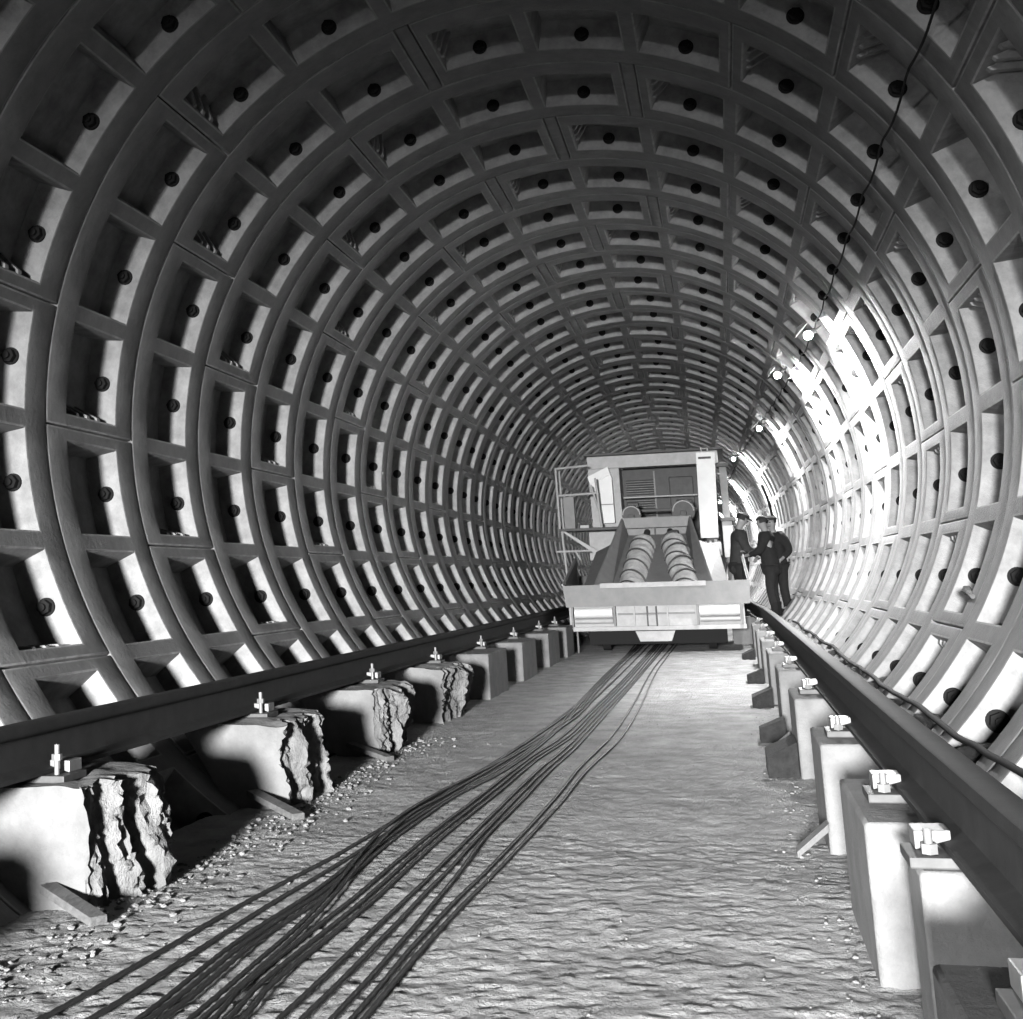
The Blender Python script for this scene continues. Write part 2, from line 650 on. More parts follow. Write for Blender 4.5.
# dark wedges put in for shaded recesses, then boards, along the right blocks
for i, (y, ln, hh) in enumerate([(8.75, .42, .20), (10.35, .3, .17), (13.0, .34, .17), (15.7, .3, .16), (20.0, .4, .14)]):
    bm = NB()
    box(bm, 1.16, 1.325, -ln / 2, ln / 2, 0, hh, .006)
    for v in bm.verts:
        v.co.z += .02 * noise.noise(v.co * 20)
        v.co.z -= .05 * (1.325 - v.co.x) / .125 * (v.co.z > .03)
    tag(obj('recess_wedge', bm, M_DIRT_RECESS, loc=(0, y, FZ - .012)), 'dark %s wedge from the camera, put in for a dark recess beside the right blocks' % ORD[i], 'wedge', 'dark recess wedges along the right blocks')

for i, (x0, y0_, x1, y1_) in enumerate([(1.33, 6.28, 1.20, 6.2), (1.33, 9.65, 1.18, 9.45)]):
    bm = NB()
    hexa(bm, [(x0, y0_ - .06, FZ + .10), (x1, y1_ - .06, FZ + .01), (x1, y1_ + .06, FZ + .01), (x0, y0_ + .06, FZ + .10),
              (x0, y0_ - .06, FZ + .13), (x1, y1_ - .06, FZ + .035), (x1, y1_ + .06, FZ + .035), (x0, y0_ + .06, FZ + .13)], .003)
    tag(obj('timber_batten', bm, M_BLOCK), 'pale slanted batten at the foot of the right blocks, %s to the camera' % ['nearer', 'farther'][i], 'batten', 'pale battens by the right blocks')

# ------------------------------------------------------------------ wire ropes on the floor
ROPES = {
    'a': [(-1.02, 1.8), (-.8, 3.59), (-0.7, 5.06), (-0.61, 5.94), (-0.52, 7.57), (-0.42, 9.05), (-0.34, 11.71), (-0.32, 13.83), (-0.39, 20.44), (-0.47, 25.1)],
    'b': [(-.88, 1.8), (-.67, 3.62), (-0.62, 4.8), (-0.54, 5.97), (-0.48, 7.73), (-0.39, 9.63), (-0.31, 12.08), (-0.30, 15.19), (-0.36, 20.99), (-0.43, 25.1)],
    'c1': [(-.62, 1.8), (-.545, 3.65), (-0.55, 4.52), (-0.51, 5.24), (-0.515, 6.28), (-0.47, 7.47), (-0.34, 8.74), (-0.28, 11.13), (-0.32, 13.11), (-0.38, 17.63), (-0.40, 25.1)],
    'c2': [(-.59, 1.8), (-.515, 3.66), (-0.52, 4.52), (-0.48, 5.24), (-0.49, 6.28), (-0.445, 7.47), (-0.32, 8.74), (-0.26, 11.13), (-0.295, 13.11), (-0.36, 17.63), (-0.37, 25.1)],
    'c3': [(-.55, 1.8), (-.475, 3.67), (-0.485, 4.52), (-0.45, 5.24), (-0.46, 6.28), (-0.42, 7.47), (-0.30, 8.74), (-0.24, 11.13), (-0.27, 13.11), (-0.33, 17.63), (-0.34, 25.1)],
    'd1': [(-.40, 1.8), (-.40, 3.7), (-0.42, 4.93), (-0.52, 6.17), (-0.53, 6.87), (-0.49, 7.65), (-0.36, 9.34), (-0.25, 11.71), (-0.24, 13.34), (-0.28, 17.46), (-0.30, 25.1)],
    'd2': [(-.36, 1.8), (-.37, 3.7), (-0.39, 4.8), (-0.47, 5.9), (-0.50, 6.87), (-0.44, 7.65), (-0.34, 9.34), (-0.21, 11.71), (-0.21, 13.34), (-0.2, 17.46), (-0.22, 25.1)],
    'e1': [(-.36, 1.8), (-.345, 3.68), (-0.37, 4.03), (-0.34, 5.11), (-0.33, 6.26), (-0.29, 7.65), (-0.245, 9.13), (-0.17, 10.43), (-0.15, 12.0), (-0.12, 15.79), (-0.13, 24.9)],
    'e2': [(-.33, 1.8), (-.310, 3.69), (-0.33, 4.03), (-0.30, 5.11), (-0.295, 6.26), (-0.255, 7.65), (-0.215, 9.13), (-0.13, 10.43), (-0.12, 12.0), (-0.09, 15.79), (-0.10, 24.9)],
    'e3': [(-.30, 1.8), (-.275, 3.70), (-0.295, 4.03), (-0.265, 5.11), (-0.26, 6.26), (-0.22, 7.65), (-0.18, 9.13), (-0.10, 10.43), (-0.09, 12.0), (-0.06, 15.79), (-0.07, 24.9)],
    'f1': [(-.24, 1.8), (-.18, 3.73), (-0.165, 4.52), (-0.145, 5.62), (-0.14, 6.18), (-0.12, 8.37), (-0.07, 9.94), (-0.05, 12.67), (-0.02, 15.59), (-0.03, 24.9)],
    'f2': [(-.17, 1.8), (-.12, 3.73), (-0.11, 4.42), (-0.10, 5.63), (-0.10, 6.13), (-0.085, 8.28), (-0.04, 9.84), (-0.02, 12.55), (0.01, 15.78), (0.02, 24.9)],
    'f3': [(-.07, 1.8), (-.045, 3.75), (-0.04, 4.54), (-0.05, 5.63), (-0.07, 6.39), (-0.055, 7.39), (-0.05, 8.37), (-0.01, 9.77), (0.01, 12.47), (0.03, 16.11), (0.06, 24.9)],
    'g1': [(-.02, 1.8), (.005, 3.76), (0.01, 4.69), (0.06, 5.99), (0.10, 7.53), (0.11, 8.61), (0.17, 10.58), (0.17, 13.09), (0.12, 17.56), (0.16, 24.9)],
    'g2': [(.01, 1.8), (.035, 3.77), (0.045, 4.64), (0.095, 5.92), (0.145, 7.45), (0.16, 8.49), (0.24, 10.3), (0.24, 12.87), (0.18, 17.54), (0.21, 24.9)],
}
WORDS = {'a': 'outermost left wire rope lying alone on the cement floor', 'b': 'second wire rope from the left on the cement floor',
         'c1': 'left rope of the tight left bundle on the floor', 'c2': 'middle rope of the tight left bundle on the floor', 'c3': 'right rope of the tight left bundle on the floor',
         'd1': 'wire rope crossing from the middle bundle over the left bundle', 'd2': 'loose wire rope between the left and the middle bundle',
         'e1': 'left rope of the thick middle bundle on the floor', 'e2': 'centre rope of the thick middle bundle on the floor', 'e3': 'right rope of the thick middle bundle on the floor',
         'f1': 'left one of three spread ropes right of the middle bundle', 'f2': 'middle one of three spread ropes right of the middle bundle', 'f3': 'right one of three spread ropes right of the middle bundle',
         'g1': 'left one of the outermost right pair of wire ropes', 'g2': 'outermost right wire rope lying on the cement floor'}


def catmull(pts, y):
    n = len(pts)
    for i in range(n - 1):
        if y <= pts[i + 1][1] or i == n - 2:
            break
    p1, p2 = pts[i], pts[i + 1]
    p0 = pts[i - 1] if i else p1
    p3 = pts[i + 2] if i + 2 < n else p2
    t = min(1, max(0, (y - p1[1]) / (p2[1] - p1[1])))
    d = p2[1] - p1[1]
    m1 = (p2[0] - p0[0]) / (p2[1] - p0[1]) * d
    m2 = (p3[0] - p1[0]) / (p3[1] - p1[1]) * d
    return (2 * t ** 3 - 3 * t * t + 1) * p1[0] + (t ** 3 - 2 * t * t + t) * m1 + (-2 * t ** 3 + 3 * t * t) * p2[0] + (t ** 3 - t * t) * m2


for ri, (k, pts) in enumerate(ROPES.items()):
    bm = NB()
    lift = {'d1': .022, 'd2': .018}.get(k, 0)
    rr = .0074
    rings = []
    y = pts[0][1]
    while y < pts[-1][1]:
        x = catmull(pts, y) + .003 * noise.noise(Vector((y * .7, ri * 3.1, 0)))
        z = FZ + .016 + lift * (.25 + .75 * math.exp(-((y - 7) / 1.6) ** 2)) + .003 * noise.noise(Vector((y * 2, ri * 5.1, 4)))
        near = y < 9
        seg = 12
        tw = y * 2 * math.pi / .075
        ring_ = []
        for q in range(seg):
            a = q * 2 * math.pi / seg
            r_ = rr * (1 + (.16 * math.cos(3 * (a) + tw) if near else 0))
            ring_.append(bm.verts.new((x + math.cos(a) * r_, y, z + math.sin(a) * r_)))
        rings.append(ring_)
        y += .012 if y < 6.5 else (.02 if near else .25)
    for a, b in zip(rings, rings[1:]):
        for q in range(12):
            bm.faces.new((a[q], a[(q + 1) % 12], b[(q + 1) % 12], b[q]))
    bm.faces.new(rings[0])
    bm.faces.new(rings[-1])
    tag(obj('wire_rope', bm, M_ROPE, smooth=180), WORDS[k], 'rope', 'wire ropes along the floor')

# ------------------------------------------------------------------ power cables behind the right rail
for i, (dx, r, lab) in enumerate([(0, .016, 'black cable lying against the lining behind the right rail, lowest of three'),
                                  (.06, .012, 'thin black cable behind the right rail, middle of three'),
                                  (.11, .014, 'black cable behind the right rail, highest of three on the lining')]):
    bm = NB()
    path = []
    y = 1.5
    while y < 23:
        x = 1.80 + dx +   .022 * noise.noise(Vector((y * .5, i * 4.3, 0))) + .006 * noise.noise(Vector((y * 2.3, i * 2.3, 7)))
        z = -math.sqrt(R * R - x * x) + r + .012
        path.append((x, y, z))
        y += .12
    tube(bm, path, r, 8)
    tag(obj('power_cable', bm, M_RUBBER_SHADE, smooth=180), lab, 'cable', 'power cables behind the right rail')

# ------------------------------------------------------------------ lamps along the right shoulder
LAMPS = [(15.1, 33), (19.4, 38), (26.2, 37), (36.0, 44), (46.0, 44), (55.0, 40), (63.0, 35)]
LAMPW = [380, 300, 280, 700, 700, 900, 900]
LAMPD = [640, 600, 360, 1200, 1200, 900, 900]
for i, (y, deg) in enumerate(LAMPS):
    a = math.radians(deg)
    c = Vector((cx(y), y, 0))
    e = empty('wall_lamp', c + pol(a, R, 0))
    tag(e, ['bare bulb lamp on the right shoulder of the tunnel, nearest and largest glare', 'second bulb lamp along the right shoulder of the tunnel',
            'third bulb lamp along the right shoulder, above the machine\'s right side', 'fourth bulb lamp deep in the tunnel on the right',
            'fifth bulb lamp deep in the tunnel behind the workers', 'sixth bulb lamp, far down the bend of the tunnel', 'last bulb lamp before the rock face'][i], 'lamp', 'bulb lamps along the right shoulder')
    inw = -pol(a, 1, 0)
    bm = NB()
    tube(bm, [inw * 0, inw * .04, inw * .07], [.012, .012, .012], 8)
    obj('bracket', bm, M_MD, e)
    bm = NB()
    tube(bm, [inw * .07, inw * .12], [.03, .026], 14)
    obj('socket', bm, M_MD, e, smooth=40)
    bm = NB()
    bmesh.ops.create_uvsphere(bm, u_segments=16, v_segments=12, radius=.045)
    for v in bm.verts:
        v.co += inw * .16
    obj('bulb', bm, M_BULB, e, smooth=180)
    pl = bpy.data.lights.new('bulb_light', 'POINT')
    pl.energy = LAMPW[i]
    pl.shadow_soft_size = .045
    po = bpy.data.objects.new('bulb_light', pl)
    C.objects.link(po)
    po.parent = e
    po.location = inw * .16
    po2 = bpy.data.lights.new('shade_light', 'SPOT')
    po2.energy = LAMPD[i]
    po2.spot_size = math.radians(165)
    po2.spot_blend = .35
    po2.shadow_soft_size = .045
    so = bpy.data.objects.new('shade_light', po2)
    C.objects.link(so)
    so.parent = e
    so.location = inw * .235 + Vector((0, 0, -.02))
    so.rotation_euler = Vector((.66, -.1, -.75)).to_track_quat('-Z', 'Y').to_euler()
    # half hood on the tunnel side of the bulb
    bm = NB()
    cc = inw * .16
    ax = Vector((-.72, 0, .69))
    ay = Vector((0, 1, 0))
    az = ax.cross(ay)
    rg = []
    for k_ in range(5):
        t_ = k_ / 4 * math.radians(50)
        rg.append([bm.verts.new(cc + ax * (.13 * math.cos(t_)) + (ay * math.cos(q * math.pi / 10) + az * math.sin(q * math.pi / 10)) * (.13 * math.sin(t_) + .002)) for q in range(20)])
    for a_, b_ in zip(rg, rg[1:]):
        for q in range(20):
            bm.faces.new((a_[q], a_[(q + 1) % 20], b_[(q + 1) % 20], b_[q]))
    bmesh.ops.solidify(bm, geom=bm.faces[:], thickness=.004)
    obj('lamp_shade', bm, M_MG, e, smooth=50)

bm = NB()
path = []
y = -1
while y < 47:
    ph = (y % 1.24) / 1.24
    a = math.radians(34.3 if y < 16 else 34.3 + min(9, (y - 16) * .45))
    q = pol(a, R - .03, 0) + Vector((cx(y), y, -.05 * math.sin(math.pi * ph) + .01 * noise.noise(Vector((y, 0, 0)))))
    path.append(q)
    y += .155
tube(bm, path, .007, 6)
tag(obj('lamp_cable', bm, M_RUBBER_SHADE, smooth=180), 'thin black wire strung along the upper right ribs to the lamps', 'wire')

bm = NB()
tube(bm, [pol(math.radians(q), R - .04, 36 + (22 - q) * .05) + Vector((cx(36), 0, 0)) for q in range(24, -14, -2)], .035, 8)
tag(obj('hanging_hose', bm, M_RUBBER_SHADE, smooth=180), 'black hose hanging down the right wall behind the workers', 'hose')

# stick lying in a lining pocket, dirt in the low right pockets
bm = NB()
path = []
for k in range(7):
    a = math.radians(-27.5 + .12 * k)
    path.append(pol(a, R - .012, 8.55 + k * .045))
tube(bm, path, [.014, .016, .016, .018, .016, .022, .03], 6)
tag(obj('wood_stick', bm, M_WOOD), 'short bent stick lying on a rib of the right wall', 'stick')

for i, n in enumerate(range(-1, 6)):
    # the lowest visible right pocket of each ring
    mk = {0: -1, 1: 0, 2: -2}[n % 3]
    a0 = TH0 - KW - 10 * P
    bm = NB()
    bmesh.ops.create_uvsphere(bm, u_segments=24, v_segments=16, radius=1)
    random.seed(40 + i)
    for v in bm.verts:
        q = v.co.copy()
        nn = 1 + .35 * noise.noise(q * 1.6 + Vector((i * 5, 0, 0))) + .15 * noise.noise(q * 5)
        v.co = Vector((q.x * .17 * nn, q.y * .26 * nn, q.z * .11 * nn))
    a = a0 + math.radians(3.2)
    c = pol(a, R + .12, Y0 + n * W + .52 * W)
    o = obj('dirt_heap', bm, M_DIRT_RECESS, loc=c, smooth=180)
    tag(o, '%s heap of dark dirt in the low pockets above the right rail' % ORD[i], 'dirt', 'heaps of dirt in the low right pockets')

# ------------------------------------------------------------------ the mucking machine
mc = empty('mucking_machine', (0, 22, FZ))
tag(mc, 'large grey and white loading machine with two augers between the rails', 'machine')


def part(name, bm, m, parent=mc, smooth=None, label=None):
    o = obj(name, bm, m, None, smooth=smooth)
    o.parent = parent
    # geometry is given in tunnel metres
    o.matrix_parent_inverse = Matrix.Translation(-sum_loc(parent))
    if label:
        o['label'] = label
    return o


def sum_loc(p):
    t = Vector((0, 0, 0))
    while p is not None:
        if p is mc:
            t += p.location
        p = p.parent
    return t if parent_is_root else t


parent_is_root = True


def sub(name, bm, m, parent, smooth=None):
    o = obj(name, bm, m, None, smooth=smooth)
    o.parent = parent
    return o


# front tray
b = NB()
slab(b, [(-1.33, 22, -1.15), (1.38, 22, -1.13), (1.35, 22, -1.47), (-1.29, 22, -1.47)], (0, .035, 0))
part('front_panel', b, M_MG)
b = NB()
box(b, -.77, .76, 21.965, 22.0, -1.20, -1.125, .006)
part('chute_lip', b, M_ML, label='light steel lip of the chute')
for s, xt, zt in ((-1, 1.36, -.74), (1, 1.34, -.72)):
    b = NB()
    x0 = 1.33 if s < 0 else 1.37
    slab(b, [(s * x0, 22.03, -1.14), (s * xt, 24.5, zt), (s * xt, 24.5, -1.3), (s * (x0 - .03), 22.03, -1.46)], (-s * .03, 0, 0))
    part('tray_side', b, M_MG)
    b = NB()
    tube(b, [(s * x0, 22.0, -1.135), (s * xt, 24.5, zt + .01)], .014, 8)
    part('tray_rim', b, M_ML)
b = NB()
slab(b, [(-1.3, 22.03, -1.42), (1.34, 22.03, -1.42), (1.32, 24.5, -1.28), (-1.32, 24.5, -1.28)], (0, 0, -.03))
part('tray_floor', b, M_MD)
for s in (-1, 1):
    b = NB()
    slab(b, [(s * .80, 22.06, -1.16), (s * 1.10, 22.1, -1.35), (s * .98, 24.3, -.62), (s * .62, 24.3, -.45)], (0, .02, -.02))
    part('guide_plate', b, M_MG)
# chute
b = NB()
slab(b, [(-.72, 22.03, -1.30), (.72, 22.03, -1.30), (.50, 24.5, -.36), (-.47, 24.5, -.36)], (0, .01, -.03))
part('chute_floor', b, M_MG)
for s, xb, xt in ((-1, .47, .54), (1, .50, .58)):
    b = NB()
    slab(b, [(s * .86, 22.03, -1.14), (s * xt, 24.5, -.07), (s * xb, 24.5, -.38), (s * .66, 22.03, -1.32)], (-s * .03, 0, -.01))
    part('chute_side', b, M_MG)
b = NB()
box(b, -.545, .58, 24.48, 24.66, -.245, -.07, .008)
part('chute_crossbar', b, M_MG)
b = NB()
slab(b, [(-.52, 24.66, -.25), (.54, 24.66, -.25), (.54, 24.66, -.5), (-.52, 24.66, -.5)], (0, .03, 0))
part('chute_back_plate', b, M_MG)
b = NB()
box(b, -.02, .0, 24.46, 24.50, -.50, -.24)
part('centre_rib', b, M_MD)


def auger(p0, p1, r, hand, turns, double):
    p0, p1 = Vector(p0), Vector(p1)
    b = NB()
    n = 48
    t = (p1 - p0).normalized()
    u = t.cross(Vector((0, 0, 1))).normalized()
    v = u.cross(t)
    path, rs = [], []
    for k in range(n + 1):
        path.append(p0 + (p1 - p0) * k / n)
        rs.append(r * (.93 + .05 * noise.noise(Vector((k * .4, r * 9, hand))) + .05 * abs(math.sin(k / n * math.pi * turns))))
    rs[-1] *= .72
    rs[-2] *= .9
    tube(b, path, rs, 24)
    a = part('auger', b, M_AUG, smooth=60)
    for hd_ in ((hand, -hand) if double else (hand,)):
        b = NB()
        prev = None
        N = int(turns * 28)
        for k in range(N + 1):
            f = k / N
            c = p0 + (p1 - p0) * f
            an = hd_ * f * turns * 2 * math.pi + (0 if hd_ > 0 else 1.1)
            d = u * math.cos(an) + v * math.sin(an)
            q = [b.verts.new(c + d * r * .80 + t * w_) for w_ in (-.016, .016)] + [b.verts.new(c + d * (r * 1.07) + t * w_) for w_ in (.010, -.010)]
            if prev:
                for i in range(4):
                    b.faces.new((prev[i], prev[(i + 1) % 4], q[(i + 1) % 4], q[i]))
            prev = q
        fl_ = part('spiral_blade', b, M_MD)
        fl_.parent = a
        fl_.matrix_parent_inverse = Matrix.Identity(4)
    b = NB()
    tube(b, [p1, p1 + t * .5], .05, 12)
    sh = part('auger_shaft', b, M_MD, smooth=40)
    sh.parent = a
    sh.matrix_parent_inverse = Matrix.Identity(4)
    return a


auger((-.36, 22.1, -1.335), (-.18, 24.1, -.50), .205, 1, 5, False)
auger((.50, 22.1, -1.335), (.28, 24.1, -.50), .205, -1, 4, True)

# bumper frame under the tray
b = NB()
box(b, -1.26, 1.27, 22.06, 22.14, -1.82, -1.47, .008)
part('bumper_plate', b, M_ML)
for x0, x1 in ((-1.2, -.58), (.61, 1.23)):
    b = NB()
    tube(b, [(x0 + .03, 21.98, -1.56), (x1 - .03, 21.98, -1.56)], .075, 20)
    part('bumper_roller', b, M_MW, smooth=50, label='white roller of the bumper')
    b = NB()
    tube(b, [(x0 + .03, 22.0, -1.68), (x1 - .03, 22.0, -1.68)], .04, 16)
    part('bumper_roller', b, M_ML, smooth=50)
    for xx in (x0, x1):
        b = NB()
        box(b, xx - .015, xx + .015, 21.90, 22.07, -1.76, -1.47, .004)
        part('roller_bracket', b, M_MG)
b = NB()
box(b, -1.27, 1.28, 22.0, 22.07, -1.83, -1.765, .006)
part('lower_bar', b, M_ML)
b = NB()
box(b, -.54, .57, 22.0, 22.06, -1.60, -1.575, .004)
part('middle_bar', b, M_MG)
for x in (-.30, -.11, .02, .18):
    b = NB()
    box(b, x - .012, x + .012, 21.99, 22.07, -1.77, -1.48, .003)
    part('upright', b, M_MD if x in (-.11, .02) else M_ML)
b = NB()
box(b, -.10, .01, 21.97, 22.02, -1.76, -1.61, .004)
part('towing_eye', b, M_ML)
b = NB()
slab(b, [(-.30, 21.99, -1.84), (.27, 21.99, -1.84), (.21, 21.99, -1.99), (-.24, 21.99, -1.99)], (0, .12, 0))
part('coupling', b, M_ML)
b = NB()
box(b, -1.0, 1.0, 22.2, 29.5, -2.04, -1.83, .02)
part('chassis', b, M_RUBBER_SHADE)  # blackened to stand in for the shadow under the machine
for y in (22.75, 25.2, 27.8):
    for s in (-1, 1):
        b = NB()
        tube(b, [(s * .72, y, -1.93), (s * .84, y, -1.93)], .215, 24)
        part('wheel', b, M_RUBBER_SHADE, smooth=40)
b = NB()
tube(b, [(-1.16, 22.1, -1.8), (-1.16, 22.1, FZ)], .014, 8)
part('support_leg', b, M_MG)
b = NB()
box(b, -1.05, 1.02, 22.4, 29.5, -1.83, -1.5, .02)
part('hull', b, M_RUBBER_SHADE)  # same black as the chassis, underside shade put into the colour
for s in (-1, 1):
    b = NB()
    box(b, s * .46 - .05, s * .46 + .05, 24.7, 24.85, -1.5, -.24, .01)
    part('chute_post', b, M_MD)

# portal housing
b = NB()
box(b, -.66, .70, 27.9, 29.4, -1.5, 1.16, .01)
part('housing', b, M_MD)
b = NB()
box(b, -1.25, 1.10, 26.95, 27.35, .96, 1.19, .01)
part('top_beam', b, M_ML)
b = NB()
box(b, -.47, -.22, 26.98, 27.0, 1.06, 1.11, .004)
part('name_plate', b, M_MW, label='blank bright plate on the top beam')
b = NB()
slab(b, [(-1.25, 27, 1.0), (-1.22, 27, -.12), (-.68, 27, -.12), (-.68, 27, .98)], (0, .9, 0))
part('left_column', b, M_ML)
b = NB()
box(b, -1.3, 1.2, 26.8, 29.4, 1.195, 1.235, .006)
part('roof_plate', b, M_MD)
b = NB()
slab(b, [(-1.30, 27.02, -.14), (-.80, 27.02, -.14), (-1.04, 27.02, -.72), (-1.32, 27.02, -.72)], (0, .4, 0))
part('lower_panel', b, M_ML)
b = NB()
slab(b, [(-1.22, 26.7, .80), (-.86, 26.7, .96), (-.80, 26.7, .76), (-.80, 26.7, -.06), (-1.02, 26.7, -.06)], (0, .28, 0))
cab = part('tilted_cabinet', b, M_MW, label='white cabinet hung askew on the left column')
b = NB()
slab(b, [(-1.235, 26.66, .80), (-.86, 26.66, .97), (-.82, 26.66, .83), (-1.19, 26.66, .66)], (0, .05, 0))
o = part('cabinet_lid', b, M_MW)
b = NB()
box(b, -1.03, -.80, 26.68, 26.71, .27, .29)
o = part('cabinet_seam', b, M_MG)
# dark back wall of the portal with louvres
b = NB()
box(b, -.68, .70, 27.85, 27.9, -.2, .97, .004)
part('back_plate', b, M_MD)
for k in range(16):
    b = NB()
    z = .06 + k * .045
    slab(b, [(-.62, 27.76, z), (-.10, 27.76, z), (-.10, 27.84, z + .028), (-.62, 27.84, z + .028)], (0, 0, .010))
    part('louvre_slat', b, M_MG)
b = NB()
box(b, -.65, .69, 27.2, 27.24, .40, .425, .003)
part('guard_rail', b, M_ML)
b = NB()
box(b, -.10, -.07, 27.78, 27.84, .0, .93)
part('stiffener', b, M_MG)
b = NB()
box(b, .18, .62, 27.76, 27.84, .0, .80, .02)
part('door_panel', b, M_MD)
b = NB()
box(b, -.5, .66, 26.2, 26.3, .09, .14, .01)
part('drive_axle', b, M_MD)
for x, z, rr in ((-.40, .0, .16), (.46, .03, .19)):
    b = NB()
    tube(b, [(x, 25.0, z), (x, 25.25, z + .02)], rr, 24)
    dr = part('drum', b, M_MD, smooth=40)
    b = NB()
    tube(b, [(x + math.cos(t) * rr * .9, 24.98, z + math.sin(t) * rr * .9) for t in [k * math.pi / 10 for k in range(0, 11)]],   .011, 6)
    rim = part('drum_rim', b, M_ML)
    rim.parent = dr
    rim.matrix_parent_inverse = Matrix.Identity(4)
    b = NB()
    box(b, x - .05, x + .05, 24.85, 25.25, -1.5, z, .01)
    part('drum_post', b, M_MD)
b = NB()
box(b, -.5, -.3, 25.6, 25.9, .1, .24, .02)
part('motor', b, M_MD)
b = NB()
box(b, .34, .62, 25.6, 25.9, .1, .26, .03)
part('motor', b, M_MD)
for x in (-.4, .48):
    b = NB()
    box(b, x - .06, x + .06, 25.6, 26.4, -1.5, .11, .01)
    part('motor_post', b, M_MD)
# white tank on the right of the portal
b = NB()
slab(b, [(.73, 26.4, 1.12), (1.05, 26.4, 1.11), (.99, 26.4, -.40), (.69, 26.4, -.40)], (0, .45, 0))
tk = part('white_tank', b, M_MW, label='tall white box on the right of the portal')
b = NB()
box(b, .76, .98, 26.385, 26.40, 1.0, 1.04, .003)
part('tank_slot', b, M_MD)
b = NB()
tube(b, [(.82, 26.6, 1.1), (.82, 26.6, 1.2), (.93, 26.6, 1.2), (.93, 26.6, 1.1)], .02, 8)
part('lifting_loop', b, M_ML)
b = NB()
box(b, .78, .98, 26.45, 27.0, -1.5, -.38, .01)
part('tank_post', b, M_MD)
b = NB()
box(b, .72, 1.03, 25.9, 26.3, -.72, -.50, .01)
part('white_box', b, M_MW, label='small white box below the tall tank')
for x, z in ((.76, -.47), (.84, -.46), (.93, -.44), (.99, -.47)):
    b = NB()
    tube(b, [(x, 26.1, -.51), (x + .01, 26.1, z)], .025, 8)
    part('fitting', b, M_ML)
b = NB()
box(b, .80, .92, 26.0, 26.5, -1.5, -.71, .01)
part('box_post', b, M_MD)
b = NB()
box(b, 1.10, 1.23, 27.3, 27.5, -1.5, 1.0, .01)
part('right_post', b, M_MG)
b = NB()
box(b, 1.05, 1.27, 27.2, 27.55, .90, .97, .01)
part('post_cap', b, M_MD)
b = NB()
box(b, 1.07, 1.25, 27.1, 27.3, -.75, -.08, .01)
part('side_box', b, M_ML)
b = NB()
box(b, 1.05, 1.32, 27.05, 27.35, -.1, -.03, .01)
part('side_bracket', b, M_MD)
# working platform on the left
b = NB()
box(b, -1.75, -.70, 25.95, 26.65, -.205, -.16, .005)
part('platform_deck', b, M_MD)
for pth in ([(-1.74, 26, .95), (-1.73, 26, -.16)], [(-1.04, 26, .73), (-.99, 26, -.16)], [(-1.74, 26, .93), (-1.15, 26, .96)], [(-1.73, 26, .44), (-1.0, 26, .46)],
            [(-1.74, 26, .93), (-1.74, 26.6, .93), (-1.73, 26.6, -.16)], [(-1.13, 26, .60), (-1.0, 26, .10)],
            [(-1.70, 26.02, -.2), (-1.66, 26.02, -1.0)], [(-1.82, 26.02, -.56), (-1.2, 26.02, -.56)], [(-1.48, 26.02, -.56), (-1.40, 26.02, -.72)]):
    b = NB()
    tube(b, pth, .020, 8)
    part('platform_rail', b, M_ML)
b = NB()
hexa(b, [(-1.70, 26, -.20), (-1.64, 26, -.20), (-.98, 26, -.64), (-1.04, 26, -.70), (-1.70, 26.06, -.20), (-1.64, 26.06, -.20), (-.98, 26.06, -.64), (-1.04, 26.06, -.70)])
part('diagonal_brace', b, M_ML)
b = NB()
box(b, -1.65, -1.46, 26.1, 26.4, -.155, .42, .008)
part('platform_cabinet', b, M_MG)
b = NB()
box(b, -1.38, -1.22, 26.1, 26.3, -.155, -.10, .01)
part('tool_box', b, M_ML)
b = NB()
box(b, -1.70, -1.10, 26.1, 26.3, -1.5, -1.0, .01)
part('platform_bracket', b, M_MD)
b = NB()
tube(b, [(-1.66, 26.1, -1.02), (-1.2, 26.3, -1.3)], .03, 8)
part('bracket_strut', b, M_MD)
b = NB()
box(b, -1.28, -.66, 27.1, 29.4, -1.5, -.16, .01)
part('left_housing', b, M_MD)


# ------------------------------------------------------------------ three workers
def skin_mesh(name, nodes, edges, root, m, lvl=2):
    me = bpy.data.meshes.new(name)
    me.from_pydata([n[0] for n in nodes], edges, [])
    o = bpy.data.objects.new(name, me)
    C.objects.link(o)
    o.modifiers.new('skin', 'SKIN')
    sv = me.skin_vertices[0].data
    for i, n in enumerate(nodes):
        r = n[1] if isinstance(n[1], tuple) else (n[1], n[1])
        sv[i].radius = r
        sv[i].use_root = (i == root)
    s = o.modifiers.new('sub', 'SUBSURF')
    s.levels = s.render_levels = lvl
    dg = bpy.context.evaluated_depsgraph_get()
    dg.update()
    out = bpy.data.meshes.new_from_object(o.evaluated_get(dg))
    bpy.data.objects.remove(o)
    out.name = name
    for p in out.polygons:
        p.use_smooth = True
    out.materials.clear()
    out.materials.append(m)
    return out


